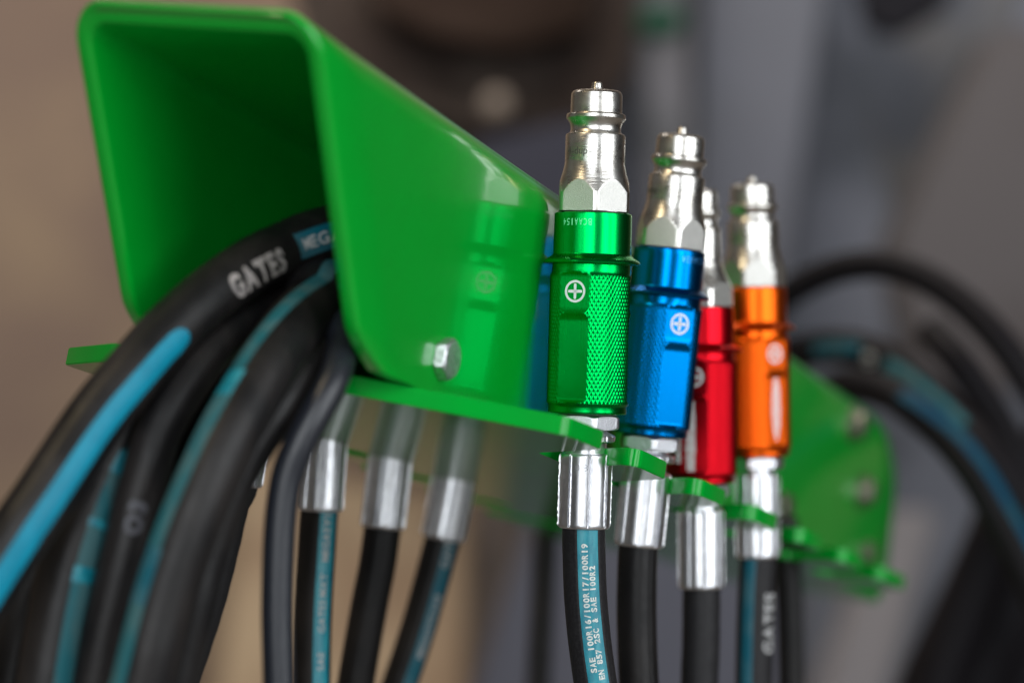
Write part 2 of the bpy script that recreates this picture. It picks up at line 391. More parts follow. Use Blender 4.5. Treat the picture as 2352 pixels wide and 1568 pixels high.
def ferrule_mesh(zb, zt, r0, seed, ang=7.0, neck=None, nseg=8):
    rnd = random.Random(seed)
    burr = [[rnd.uniform(0.0, 0.32) for _ in range(80)] for _ in range(nseg * 2)]
    rows = [(zb + 1.2, r0 - 3.4), (zb + 0.15, r0 - 2.6), (zb, r0 - 1.2), (zb + 0.2, r0 - 0.5), (zb + 0.7, r0 - 0.15), (zb + 1.3, r0)]
    z = zb + 2.0
    while z < zt - 1.2: rows.append((z, r0)); z += 0.6
    rows += [(zt - 0.9, r0 - 0.05), (zt - 0.4, r0 - 0.35), (zt, r0 - 1.1)]
    if neck: rows += [(zt + 0.15, neck[0])] + [(zt + neck[1] * i / 4, neck[0]) for i in (1, 2, 3)]
    a0 = math.radians(ang)
    def rf(z, t, r):
        if z < zb + 0.6 or z > zt - 0.3: return r
        q = (t - a0) / (2 * math.pi / nseg); kseg = math.floor(q + 0.5); fr = (q - kseg) * 360 / nseg   # degrees from a crimp line
        ends = min(1, (z - zb - 0.6) / 1.0, (zt - 0.3 - z) / 1.0)
        g = 0
        zz = min(79, max(0, int((z - zb) / 0.6)))
        if abs(fr) < 1.3: g = -0.55
        elif abs(fr) < 3.6:
            g = 0.18 + burr[(int(kseg) % nseg) * 2 + (fr > 0)][zz]
        else:
            g = -0.22 * (1 - math.cos((abs(fr) - 3.6) / (180 / nseg - 3.6) * math.pi)) * 0.0 + 0.10 * math.cos(fr * nseg / 360 * 2 * math.pi + math.pi)
        return r + g * ends
    V, F = lathe(rows, 360, rf, (True, True))
    return mesh('ferrule', V, F, True, 26)

def on_cyl(V, F, r, zc, tc, flip=False, up=True, off=0.03):
    """wrap flat text round a cylinder: centre at angle tc (deg), height zc"""
    xs = [v[0] for v in V]; mx = (min(xs) + max(xs)) / 2
    ys = [v[1] for v in V]; my = (min(ys) + max(ys)) / 2
    out = []
    for x, y in V:
        x -= mx; y -= my
        if flip: x, y = -x, -y
        t = math.radians(tc) + x / r
        rr = r + off
        out.append((rr * math.sin(t) * MM, -rr * math.cos(t) * MM, (zc + y) * MM))
    return out, F
def on_flat(V, F, d, tc, zc, xo=0.0, off=0.04, rot90=False):
    t = math.radians(tc); n = Vector((math.sin(t), -math.cos(t), 0)); rt = Vector((math.cos(t), math.sin(t), 0))
    out = []
    for x, y in V:
        if rot90: x, y = -y, x
        p = n * (d + off) + rt * (x + xo) + Vector((0, 0, zc + y)); out.append(tuple(p * MM))
    return out, F
def symbol2d():
    V, F = [], []
    n = 48
    for i in range(n):
        t = 2 * math.pi * i / n
        V += [(4.75 * math.cos(t), 4.75 * math.sin(t)), (3.75 * math.cos(t), 3.75 * math.sin(t))]
    for i in range(n):
        a = 2 * i; b = 2 * ((i + 1) % n); F.append((a, b, b + 1, a + 1))
    def bar(vert, hl, hw, ym):
        base = len(V); pts = []
        for i in range(9): t = math.pi * i / 8; pts.append(((hl - hw) + hw * math.sin(t), hw * math.cos(t)))
        for i in range(9): t = math.pi * i / 8; pts.append((-(hl - hw) - hw * math.sin(t), -hw * math.cos(t)))
        for x, y in pts: V.append((y, x) if vert else (x, y))
        idx = list(range(base, len(V)))
        F.append(tuple(idx[::-1]) if not vert else tuple(idx))
    bar(True, 3.35, 0.6, 0); bar(False, 3.35, 0.62, 0)
    return V, F

# ------------------------------------------------------------------ hoses
def catmull(pts, step=0.0025):
    """pts: list of Vectors -> evenly spaced points"""
    P_ = [pts[0] * 2 - pts[1]] + list(pts) + [pts[-1] * 2 - pts[-2]]
    out = []
    for i in range(1, len(P_) - 2):
        p0, p1, p2, p3 = P_[i - 1:i + 3]
        for k in range(24):
            t = k / 24
            out.append(0.5 * ((2 * p1) + (p2 - p0) * t + (2 * p0 - 5 * p1 + 4 * p2 - p3) * t * t + (3 * p1 - p0 - 3 * p2 + p3) * t ** 3))
    out.append(P_[-2].copy())
    for _ in range(6):
        sm = out[:]
        for i in range(1, len(out) - 1): sm[i] = (out[i - 1] + out[i] * 2 + out[i + 1]) / 4
        out = sm
    res = [out[0]]; acc = 0.0
    for a, b in zip(out, out[1:]):
        seg = (b - a).length
        while acc + seg >= step:
            t = (step - acc) / seg; a = a.lerp(b, t); res.append(a.copy()); seg = (b - a).length; acc = 0.0
        acc += seg
    if (res[-1] - out[-1]).length > step * 0.3: res.append(out[-1])
    return res
def hang_on(pts):
    """below the frame every hose runs on, bending towards straight down"""
    d = (pts[-1] - pts[-2]).normalized(); dn = Vector((0, 0, -1))
    a = pts[-1] + (d * 0.6 + dn * 0.4).normalized() * 0.12
    b = a + (d * 0.25 + dn * 0.75).normalized() * 0.22
    return list(pts) + [a, b, b + dn * 0.25]
class Hose:
    def __init__(s, pts, r, step=0.0025, face=Vector((0, -1, 0))):
        s.C = catmull(pts, step); s.r = r * MM; s.step = step
        s.T = []
        n = len(s.C)
        for i in range(n):
            t = (s.C[min(i + 1, n - 1)] - s.C[max(i - 1, 0)]).normalized(); s.T.append(t)
        s.N = []; s.B = []
        prev = None
        for i in range(n):
            f = face if prev is None else (prev * 6 + face * 1).normalized()
            nn = (f - s.T[i] * f.dot(s.T[i])).normalized(); prev = nn
            s.N.append(nn); s.B.append(nn.cross(s.T[i]).normalized())
        s.S = [0.0]
        for a, b in zip(s.C, s.C[1:]): s.S.append(s.S[-1] + (b - a).length)
        s.len = s.S[-1]
    def pt(s, d, th, off=0.0):
        d = max(0, min(s.len - 1e-6, d))
        i = min(len(s.C) - 2, int(d / s.step))
        while i > 0 and s.S[i] > d: i -= 1
        while i < len(s.C) - 2 and s.S[i + 1] < d: i += 1
        t = (d - s.S[i]) / (s.S[i + 1] - s.S[i])
        c = s.C[i].lerp(s.C[i + 1], t); N = s.N[i].lerp(s.N[i + 1], t); B = s.B[i].lerp(s.B[i + 1], t)
        return c + (N * math.cos(th) + B * math.sin(th)) * (s.r + off)
    def tube(s, inv, ridges=(), nth=40, rib=0.0):
        V, F = [], []
        angs = [2 * math.pi * i / nth for i in range(nth)]
        for i in range(len(s.C)):
            for t in angs:
                rr = s.r
                if rib: rr += rib * MM * math.sin(s.S[i] / 0.0021 + 2.0 * math.sin(t * 2))
                for a, hh in ridges:
                    ad = abs(math.degrees(angdist(t, math.radians(a))))
                    if ad < 5: rr += hh * MM * (1 - ad / 5)
                V.append(inv @ (s.C[i] + (s.N[i] * math.cos(t) + s.B[i] * math.sin(t)) * rr))
        for j in range(len(s.C) - 1):
            for i in range(nth):
                a = j * nth + i; b = j * nth + (i + 1) % nth
                F.append((a, b, b + nth, a + nth))
        F.append(tuple(range(nth))[::-1]); n = (len(s.C) - 1) * nth; F.append(tuple(range(n, n + nth)))
        return mesh('hose', V, F, True, 50)
    def strip(s, inv, s0, s1, a0, a1, off=0.00012, n=8, round_end=0.0):
        V, F = [], []; m = max(2, int((s1 - s0) / 0.002))
        for j in range(m + 1):
            d = s0 + (s1 - s0) * j / m
            for i in range(n + 1):
                q = 2 * i / n - 1
                dd = d
                if round_end: dd = max(d, s0 + round_end * (1 - math.sqrt(max(0, 1 - q * q))))
                V.append(inv @ s.pt(dd, math.radians(a0 + (a1 - a0) * i / n), off))
        for j in range(m):
            for i in range(n):
                a = j * (n + 1) + i; F.append((a, a + 1, a + n + 2, a + n + 1))
        return mesh('stripe', V, F, True)
    def text(s, inv, string, h, s_start, ang, adv=None, bold=0.02, off=0.0003, length=None, mirror=False):
        """reads upwards along the hose; s_start = arc position of the first letter's left edge"""
        V, F, w = text2d(string, h, adv, bold)
        if length: k = length / w
        else: k = 1
        out = []
        for x, y in V:
            th = math.radians(ang) - (y - h / 2) * MM / s.r
            out.append(inv @ s.pt(s_start - x * k * MM, th, off))
        return mesh('print', out, F, False)

# ------------------------------------------------------------------ bracket: slotted plate, folded channel, bolts
brk = thing('hose_holder_bracket', 'glossy green steel bracket: slotted plate under a folded channel full of black hoses', 'bracket', BRK)
def fillet(poly, radii, seg=5):
    out = []
    n = len(poly)
    for i in range(n):
        p = Vector(poly[i]); a = Vector(poly[i - 1]); b = Vector(poly[(i + 1) % n]); r = radii[i]
        if r <= 0: out.append(p); continue
        u = (a - p); v = (b - p); la, lb = u.length, v.length; u.normalize(); v.normalize()
        ang = u.angle(v); d = min(r / math.tan(ang / 2), la * 0.45, lb * 0.45); rr = d * math.tan(ang / 2)
        c = p + (u + v).normalized() * (rr / math.sin(ang / 2))
        s0 = p + u * d - c; s1 = p + v * d - c
        a0 = math.atan2(s0.y, s0.x); a1 = math.atan2(s1.y, s1.x); da = (a1 - a0 + math.pi) % (2 * math.pi) - math.pi
        for k in range(seg + 1):
            t = a0 + da * k / seg; out.append(c + Vector((math.cos(t), math.sin(t))) * rr)
    return out
PITCH = 85.2
poly = [(-66, 2), (-33, 0)]; rad = [7, 3]
# right-hand row: slanted slots, then the finger end
for k in range(6):
    x = k * PITCH
    poly += [(x + 9, 45), (x + 47, 45), (x + 4.6, 0), (x + 47, 0)]
    rad += [6, 6, 5, 4]
poly = poly[:-1]; rad = rad[:-1]
xl = 5 * PITCH
poly += [(xl + 60, 0), (xl + 90, 50), (xl + 215, 54), (xl + 215, 170), (xl + 90, 174), (xl + 60, 227)]
rad += [3, 8, 8, 8, 8, 3]
# left-hand row, walked back towards the front
for k in range(4, -1, -1):
    x = k * PITCH + 17
    poly += [(x + 4.6 + 0, 227), (x + 47, 182), (x + 9, 182), (x - 33, 227)]
    rad += [5, 6, 6, 4]
poly += [(-85, 229), (-119, 184), (-119, 95)]; rad += [2, 14, 22]
pp = fillet(poly, rad)
bm = bmesh.new()
vs = [bm.verts.new((p.x * MM, p.y * MM, 0)) for p in pp]
f = bm.faces.new(vs); bm.normal_update()
if f.normal.z < 0: f.normal_flip()
r = bmesh.ops.extrude_face_region(bm, geom=[f])
bmesh.ops.translate(bm, verts=[v for v in r['geom'] if isinstance(v, bmesh.types.BMVert)], vec=(0, 0, -7.6 * MM))
bmesh.ops.recalc_face_normals(bm, faces=bm.faces)
big = [f for f in bm.faces if abs(f.normal.z) > 0.9]
be = list({e for f in big for e in f.edges})
bmesh.ops.bevel(bm, geom=be, offset=0.42 * MM, segments=2, affect='EDGES')
M['paint_plate'] = mat('green_gloss_plate_paint', (0.0, 0.33, 0.028), 0, 0.16, 0.15, 0.05, ior=1.42, spec=0.3, bump=(380, 0.06, (0.22, 1.6, 1)), mottle=(30, 0.3, (0.004, 0.23, 0.024)))
bmesh.ops.triangulate(bm, faces=[f for f in bm.faces if len(f.verts) > 6])
link('slotted_plate', from_bm('slotted_plate', bm, 35), brk, M['paint_plate'])

# channel: inverted U swept along x, with slanted, rounded ends
H, Y0, Y1 = 111.6, 57.0, 164.1
def uprofile(off, n=8):
    """(y, z) from the bottom of the right wall over the top to the bottom of the left wall"""
    ro = 15.0 - off; y0, y1, h = Y0 + off, Y1 - off, H - off
    zs = [0, 1, 2, 4, 6, 9, 12, 16, 22, 30, 42, 56, 70, 82, 90]
    zz = [z for z in zs if z < h - ro]
    out = [(y0, z) for z in zz] + [(y0, h - ro)]
    for i in range(1, n + 1):
        t = math.pi / 2 * i / n; out.append((y0 + ro - ro * math.cos(t), h - ro + ro * math.sin(t)))
    m = 8
    for i in range(1, m): out.append((y0 + ro + (y1 - y0 - 2 * ro) * i / m, h))
    for i in range(n + 1):
        t = math.pi / 2 * i / n; out.append((y1 - ro + ro * math.sin(t), h - ro + ro * math.cos(t)))
    out += [(y1, z) for z in reversed(zz)]
    return out
def xs0(y, z):
    x = -229 + 0.757 * (H - z) + 0.014 * (y - Y0)
    if z < 14: x += 17 * (1 - z / 14) ** 2
    return x
def xe(y, z):
    x = 652.0 - 0.15 * (z - 60)
    if z > 62: x -= 70 * ((z - 62) / 50) ** 2
    return x
po, pi_ = uprofile(0), uprofile(7.0)
NX = 26
def ring_pts(prof, j):
    return [((xs0(y, z) + (xe(y, z) - xs0(y, z)) * j / NX), y, z) for y, z in prof]
V, F = [], []
np_ = len(po)
outer = []; inner = []
for j in range(NX + 1):
    outer.append([len(V) + i for i in range(np_)]); V += [Vector(p) for p in ring_pts(po, j)]
for j in range(NX + 1):
    inner.append([len(V) + i for i in range(np_)]); V += [Vector(p) for p in ring_pts(pi_, j)]
# soften the rims: pull the edge rings back and add a nose between
def nose(jo, sgn):
    mids = []
    R_ = 2.4
    for i in range(np_):
        o = V[outer[jo][i]].copy(); n_ = V[inner[jo][i]].copy(); d = (n_ - o)
        dn = Vector((0, d.y, d.z)); dn.normalize()
        loops = []
        for ang in (0, 30, 60, 90):
            a = math.radians(ang)
            loops.append(Vector((o.x + sgn * (-R_ + R_ * math.sin(a)), o.y, o.z)) + dn * (R_ - R_ * math.cos(a)))
        for ang in (90, 60, 30, 0):
            a = math.radians(ang)
            loops.append(Vector((n_.x + sgn * (-R_ + R_ * math.sin(a)), n_.y, n_.z)) - dn * (R_ - R_ * math.cos(a)))
        mids.append(loops)
    idx = []
    for k in range(8):
        row = []
        for i in range(np_):
            if k == 0: V[outer[jo][i]] = mids[i][0]; row.append(outer[jo][i])
            elif k == 7: V[inner[jo][i]] = mids[i][7]; row.append(inner[jo][i])
            else: V.append(mids[i][k]); row.append(len(V) - 1)
        idx.append(row)
    return idx
nf = nose(0, -1); nb = nose(NX, 1)
for rows, flip in ((outer, False), (inner, True)):
    for j in range(NX):
        for i in range(np_ - 1):
            q = (rows[j][i], rows[j + 1][i], rows[j + 1][i + 1], rows[j][i + 1]); F.append(q if not flip else q[::-1])
for idx in (nf, nb):
    for k in range(7):
        for i in range(np_ - 1): F.append((idx[k][i], idx[k][i + 1], idx[k + 1][i + 1], idx[k + 1][i]))
for i in (0, np_ - 1):
    for j in range(NX): F.append((outer[j][i], outer[j + 1][i], inner[j + 1][i], inner[j][i]))
V = [v * MM for v in V]
me = mesh('hose_channel', V, F, True)
bm = bmesh.new(); bm.from_mesh(me); bmesh.ops.recalc_face_normals(bm, faces=bm.faces)
bmesh.ops.translate(bm, verts=bm.verts, vec=(0, 0, 0.0003)); bm.to_mesh(me); bm.free(); me.shade_smooth(); me.set_sharp_from_angle(angle=math.radians(50))
link('hose_channel', me, brk, M['paint'])
# bolts: hexagon heads on the channel side
def bolt(x, z, y=Y0, af=16.5, ht=7.5, spin=12, m='zinc', washer=False):
    V, F = lathe([(0, af / 2 * 0.95), (0.2, af / 2 * 1.1), (0.5, af / 2 * 1.13), (ht - 1.6, af / 2 * 1.155), (ht - 0.7, af / 2 * 1.06), (ht - 0.1, af / 2 * 0.93), (ht, af / 2 * 0.85)], 96,
                 lambda z_, t, r: min(r, af / 2 / math.cos((t - math.radians(spin)) % (math.pi / 3) - math.pi / 6)), (True, True))
    if washer:
        V2, F2 = lathe([(-0.2, af * 0.75), (1.4, af * 0.75)], 48)
        F += [tuple(i + len(V) for i in f) for f in F2]; V += V2
    V = [(v[0], -v[2], v[1]) for v in V]
    me = mesh('bolt', V, [f[::-1] for f in F], True, 25)
    o = link('bolt', me, brk, M[m]); o.location = (x * MM, (y - 0.1) * MM, z * MM); return o
bolt(-78, 15.5, af=15.5, ht=5.2, spin=0, m='bolt_near')
bolt(520, 92, af=15, ht=9, spin=20, m='bolt_far', washer=True); bolt(563, 56, af=15, ht=9, spin=5, m='bolt_far', washer=True); bolt(395, 22, af=15, ht=8, spin=8, m='bolt_far'); bolt(590, 20, af=13, ht=7, m='bolt_far')

# ------------------------------------------------------------------ couplers with their hoses
RIDGES = ((-25, 0.22), (45, 0.22))
def assembly(name, label, top, bot, z0px, depth, group, colour, flat=0, hexc=0, nutc=10, cap_r=11.05, tall=0.0, zb=-33.4, zt=-1.2, upper=True, neckcol=True, ang=7, seed=1, sc=1.0):
    """top/bot: two points of the axis in the frame (px); z0px: frame height of local z = 0"""
    (x1, y1), (x2, y2) = top, bot
    tilt = math.atan2(x1 - x2, y2 - y1)
    xz = x2 + (x1 - x2) * (y2 - z0px) / (y2 - y1)
    org = at(xz, z0px, depth)
    m4 = Matrix.Translation(org) @ Matrix.Rotation(tilt, 4, 'Y') @ Matrix.Scale(sc, 4)
    t = thing(name, label, 'hydraulic coupler' if upper else 'hydraulic hose', m4, group)
    if neckcol:
        fm = ferrule_mesh(zb, zt, 11.15, seed, ang, neck=(8.6, 6.0))
        link('ferrule', fm, t, M['ferrule'])
        V, F = lathe([(3.6, 8.5), (3.7, 11.4), (4.2, 12.2), (6.0, 12.45), (6.6, 12.1), (7.4, 10.4), (8.0, 9.2), (8.2, 8.7), (10, 8.6)], 144,
                     lambda z, t_, r: r - (0.35 if (4.5 < z < 6.8 and (math.degrees(t_) % 20) < 5) else 0), (True, True))
        link('collar', mesh('collar', V, F, True, 30), t, M['ferrule'])
    else:
        link('ferrule', ferrule_mesh(zb, zt, 11.15, seed, ang, neck=(8.6, max(2.0, 9.2 - zt))), t, M['ferrule'])
    if upper:
        link('nut', nut_mesh(nutc), t, M['zinc'])
        V, F = lathe([(15.0, 10.0), (15.1, 12.2), (15.8, 12.2), (15.9, 10.0)], 96); link('washer', mesh('washer', V, F, True, 30), t, M['oring'])
        g = link('grip', grip_mesh(flat), t, M['ano_' + colour])
        V, F = lathe([(100.6, 12.5), (101.1, 14.35), (101.8, 14.45), (102.1, 13.5)], 96); link('seal_ring', mesh('seal_ring', V, F, True, 50), t, M['oring'])
        nm = link('nipple', nipple_mesh(hexc, cap_r, tall), t)
        sv, sf = symbol2d(); V, F = on_flat(sv, sf, 16.05, flat, 67.6, xo=0.15, off=0.05)
        link('plus_symbol', mesh('plus_symbol', V, F, False), g, M['laser'])
        tv, tf, w = text2d('BCAA154', 2.9, adv=2.0, bold=0.0, fill=0.72)
        V, F = on_cyl(tv, tf, 16.66, 97.0, {'green': -27, 'blue': 42, 'red': 60, 'orange': 70}[colour], flip=True, off=0.02)
        link('engraving', mesh('engraving', V, F, False), g, M['engrave_blue'] if colour == 'blue' else M['engrave'] if colour == 'green' else M['laser'] if False else M['ano_' + colour])
        if colour in ('green', 'blue'):
            tv, tf, w = text2d('4-dup-', 3.1, adv=2.25, bold=0.006, fill=0.8)
            V, F = on_cyl(tv, tf, 12.86 + 0.06, 127.0, -36 if colour == 'green' else -62, off=0.02)
            link('engraving', mesh('engraving', V, F, False), nm, M['engrave_steel'])
    return t, m4, m4.inverted(), org, tilt
def axis_pt(m4, z): return m4 @ Vector((0, 0, z * MM))
def print_bars(flat, x0, w, z_lo, z_hi, taper, seed, d=16.05):
    """a line of small white type running up the flat, built letter-stroke by letter-stroke"""
    rnd = random.Random(seed); V, F = [], []; z = z_lo
    while z < z_hi:
        q = (z - z_lo) / (z_hi - z_lo); ww = w * (1 - taper * abs(2 * q - 1) ** 3)
        h = rnd.uniform(0.5, 0.9); n = len(V)
        a = -ww / 2 + rnd.uniform(0, 0.12) * ww; b = ww / 2 - rnd.uniform(0, 0.12) * ww
        V += [(a, z), (b, z), (b, z + h), (a, z + h)]; F.append((n, n + 1, n + 2, n + 3)); z += h + rnd.uniform(0.25, 0.45)
    return on_flat([(x + x0, y) for x, y in V], F, d, flat, 0)

def add_hose(t, m4, inv, pts_px, depth, r, rub='rubber', ridges=(), zb=-33.4, rib=0.0, d_end=None):
    p0 = axis_pt(m4, zb + 6); p1 = axis_pt(m4, zb - 2)
    pts = [p0, p1]
    n = len(pts_px)
    for i, (x, y) in enumerate(pts_px):
        d = depth + ((d_end or depth) - depth) * (i + 1) / n
        pts.append(at(x, y, d))
    h = Hose(hang_on(pts), r, 0.002)
    o = link('hose', h.tube(inv, ridges, 96 if ridges else 48, rib), t, M[rub])
    return h, o

G = 'couplers standing in the plate slots'
# 1 green, in focus
t, m4, inv, org, tl = assembly('hydraulic_coupler', 'green knurled coupler in sharp focus with a teal lettered hose, nearest in the row', (1372, 190), (1341, 1210), 1033.6, 1078, G, 'green', sc=1.015, flat=-27, hexc=1.5, nutc=11, seed=3)
h, ho = add_hose(t, m4, inv, [(1342, 1290), (1345, 1370), (1352, 1450), (1362, 1530), (1376, 1620), (1394, 1720)], 1078, 9.4, ridges=RIDGES)
s_f = 0.0045
link('stripe', h.strip(inv, s_f, h.len - 0.002, -19, 38, 0.00010, 12), ho, M['teal'])
def s_at(h, py):      # arc position where the hose shows at frame height py
    q = [(CAM_H - c.z) / c.y * FPX + 784 for c in h.C]
    for i in range(len(q) - 2, -1, -1):
        if (q[i] - py) * (q[i + 1] - py) <= 0: return h.S[i]
    return h.S[min(range(len(q)), key=lambda i: abs(q[i] - py))]
link('print', h.text(inv, 'SAE 100R16/100R17/100R19', 2.4, s_at(h, 1548), 0.0, adv=2.34, bold=0.04), ho, M['print'])
link('print', h.text(inv, '- EN 857 2SC & SAE 100R2', 2.4, s_at(h, 1582), 18.5, adv=2.27, bold=0.04), ho, M['print'])
tv, tf, w = text2d('08', 3.0, adv=3.6, bold=-0.012); V, F = on_cyl(tv, tf, 11.25, -7.0, -12, off=0.03)
link('embossing', mesh('embossing', V, F, False), t, mat('embossed_aluminium', (0.50, 0.51, 0.55), 1.0, 0.5))
# 2 blue
t, m4, inv, org, tl = assembly('hydraulic_coupler', 'blue knurled coupler leaning right, between the green and red ones', (1568, 290), (1467, 1253), 1077, 1154, G, 'blue', sc=1.014, flat=26, hexc=9, nutc=5, zb=-35.5, seed=5, ang=-3)
h, ho = add_hose(t, m4, inv, [(1464, 1300), (1462, 1380), (1463, 1460), (1466, 1540), (1472, 1640), (1482, 1750)], 1154, 9.35, rub='rubber2', zb=-35.5, ridges=((28, 0.3), (45, 0.2)))
for yy, s_ in ((1560, 'SAE 100R1'),):
    link('print', h.text(inv, s_, 2.6, s_at(h, 1500), -62, adv=4.6, bold=0.0), ho, mat('faint_embossed_rubber', (0.035, 0.035, 0.04), 0, 0.35))
# 3 red
t, m4, inv, org, tl = assembly('hydraulic_coupler', 'red knurled coupler with a slimmer nipple, half hidden behind the blue one', (1606, 440), (1611, 1349), 1181, 1215, G, 'red', flat=-16, hexc=15, nutc=20, cap_r=9.0, tall=5.0, zb=-35.9, zt=2.5, neckcol=False, seed=8)
g = [c for c in t.children if c.name.startswith('grip')][0]
V, F = print_bars(-16, -1.6, 5.4, 22, 56, 0.25, 3); link('print', mesh('print', V, F, False), g, M['laser'])
V, F = print_bars(-16, -7.6, 2.4, 26, 47, 0.0, 4, 16.3); link('print', mesh('print', V, F, False), g, M['laser'])
h, ho = add_hose(t, m4, inv, [(1611, 1400), (1610, 1480), (1607, 1560), (1604, 1700)], 1215, 9.3, rub='rubber', zb=-35.9, rib=0.05)
# 4 orange
t, m4, inv, org, tl = assembly('hydraulic_coupler', 'orange knurled coupler with white print, farthest in the row', (1727, 390), (1741, 1279), 1117, 1264, G, 'orange', flat=33, hexc=-25, nutc=-22, zb=-36, zt=6.5, neckcol=False, seed=9)
g = [c for c in t.children if c.name.startswith('grip')][0]
V, F = print_bars(33, 0.4, 6.0, 24, 56, 0.75, 6); link('print', mesh('print', V, F, False), g, M['laser'])
h, ho = add_hose(t, m4, inv, [(1738, 1340), (1735, 1420), (1733, 1500), (1731, 1600), (1728, 1720)], 1264, 9.5, zb=-36)
link('stripe', h.strip(inv, 0.0045, h.len - 0.002, -50, -12, 0.0001, 10), ho, M['teal_dark'])
link('print', h.text(inv, 'GATES', 6.5, s_at(h, 1500), 42, bold=0.03), ho, M['print_grey'])

# ------------------------------------------------------------------ left row: ferrules and hoses under the plate
GL = 'hoses hanging from the left slots'
def left(label, top, bot, z0px, depth, pts, stripe=None, rub='rubber2', zb=-33.4, seed=2, ang=7, d_end=None, txt=None, rr=9.3, rib=0.0):
    t, m4, inv, org, tl = assembly('hydraulic_hose', label, top, bot, z0px, depth, GL, None, upper=False, neckcol=False, zb=zb, zt=4.0, seed=seed, ang=ang)
    h, ho = add_hose(t, m4, inv, pts, depth, rr, rub=rub, zb=zb, d_end=d_end, rib=rib)
    if stripe: link('stripe', h.strip(inv, 0.0045, h.len - 0.002, stripe[0], stripe[1], 0.0001, 10), ho, M[stripe[2]])
    for s_, py, a_, hh, m_ in (txt or []):
        link('print', h.text(inv, s_, hh, s_at(h, py), a_, bold=0.02), ho, M[m_])
    return t
left('ribbed black hose with a bright ferrule end, mostly hidden behind the hose bundle', (566, 960), (544, 1120), 960, 1120, [(528, 1150), (519, 1187), (500, 1270), (474, 1372), (440, 1478), (406, 1568), (360, 1700)], zb=-30.5, seed=21, rib=0.08, rub='rubber', rr=9.2)
left('black hose with a printed teal stripe on its right, under the first clear ferrule', (745, 1000), (733, 1178), 1005, 1195, [(731, 1200), (726, 1280), (721, 1354), (717, 1450), (715, 1568), (713, 1700)], stripe=(8, 62, 'teal'), zb=-35.0, seed=22, d_end=1190,
     txt=[('MEGASYS EN 857', 1290, 32, 3.4, 'print_grey'), ('GATES MXT', 1450, 32, 3.4, 'print_grey'), ('SAE', 1540, 32, 3.4, 'print_grey')])
left('plain black hose in the middle of the three hanging under the plate', (898, 1040), (878, 1213), 1050, 1235, [(876, 1230), (866, 1300), (850, 1380), (832, 1480), (817, 1568), (796, 1700)], zb=-35.0, seed=23, ang=-18)
left('black hose with a faded teal print, right of the plain one and bending left', (1044, 1095), (1016, 1236), 1095, 1290, [(1010, 1260), (992, 1330), (964, 1430), (935, 1520), (915, 1580), (880, 1700)], stripe=(10, 60, 'teal_dark'), zb=-32.5, seed=24, ang=10,
     txt=[('GATES', 1300, 30, 4.5, 'print_grey'), ('MEGASYS SAE', 1500, 34, 3.6, 'print_grey')])

# ------------------------------------------------------------------ hose bundle pouring out of the channel mouth
def free_hose(label, pts, r, rub='rubber2', group='black hoses pouring out of the channel mouth', stripes=(), texts=(), step=0.003):
    t = thing('hydraulic_hose', label, 'hydraulic hose', Matrix.Translation(pts[0]), group)
    inv = t.matrix_world.inverted()
    inv = Matrix.Translation(-pts[0])
    h = Hose(hang_on(pts), r, step)
    ho = link('hose', h.tube(inv, (), 56), t, M[rub])
    for (y0, y1, a0, a1, m_, rnd_) in stripes:
        s0 = s_at(h, y0) if y0 is not None else 0.0; s1 = s_at(h, y1) if y1 is not None else h.len - 0.002
        link('stripe', h.strip(inv, s0, s1, a0, a1, 0.00015, 12, rnd_), ho, M[m_])
    for (s_, s_off, a_, hh, m_, b_) in texts:
        link('print', h.text(inv, s_, hh, s_off(h), a_, bold=b_, off=0.0004, length=27.5 if s_ == 'GATES' else None), ho, M[m_])
    return t, h
def s_atx(px):
    return lambda h: h.S[min(range(len(h.C)), key=lambda i: abs(h.C[i].x / h.C[i].y * FPX + 1176 - px))]
INS = [P(420, 110, 30), P(250, 112, 38), P(90, 112, 50)]
def W(*a): return [at(x, y, d) for x, y, d in a]
t, h1 = free_hose('thick hose with a long bright cyan stripe and white lettering, topmost of the bundle',
    [P(420, 118, 60), P(240, 112, 78), P(90, 110, 86), P(0, 109, 84), P(-60, 108, 71)] + W((736, 541, 1000), (655, 574, 985), (571, 616, 970), (461, 697, 955), (370, 783, 942), (293, 872, 930), (240, 935, 924), (189, 1006, 918), (110, 1127, 908), (49, 1218, 902), (-57, 1384, 896), (-150, 1540, 892)), 11.4,
    stripes=[(772, None, 6, 50, 'cyan', 0.006)], texts=[('GATES', s_atx(497), 17, 8.8, 'print_soft', 0.05)])
inv = Matrix.Translation(-t.location); ho = t.children[0]
link('stripe', h1.strip(inv, s_atx(745)(h1) - 0.03, s_atx(648)(h1), -22, 32, 0.00015, 12), ho, M['teal_dark'])
link('stripe', h1.strip(inv, s_atx(488)(h1), s_atx(482)(h1), -16, 36, 0.00015, 12), ho, M['teal_dark'])
link('print', h1.text(inv, 'MEGASYS', 4.6, s_atx(660)(h1), 4, bold=0.02, off=0.0004), ho, M['print_grey'])
free_hose('bundle hose with a broken teal stripe, just right of the cyan striped one',
    INS + W((690, 640, 1030), (600, 690, 1005), (500, 760, 985), (400, 850, 968), (310, 950, 955), (250, 1050, 946), (205, 1155, 940), (170, 1259, 936), (148, 1354, 934), (128, 1460, 932), (108, 1590, 930), (90, 1720, 930)), 11.8,
    stripes=[(915, 1050, 24, 60, 'worn_teal', 0.0), (1050, 1100, 16, 62, 'teal', 0), (1100, 1190, 18, 60, 'worn_teal', 0), (1190, 1222, 16, 62, 'teal', 0), (1222, 1300, 18, 60, 'worn_teal', 0), (1300, 1345, 16, 62, 'teal', 0), (1345, None, 18, 60, 'worn_teal', 0)])
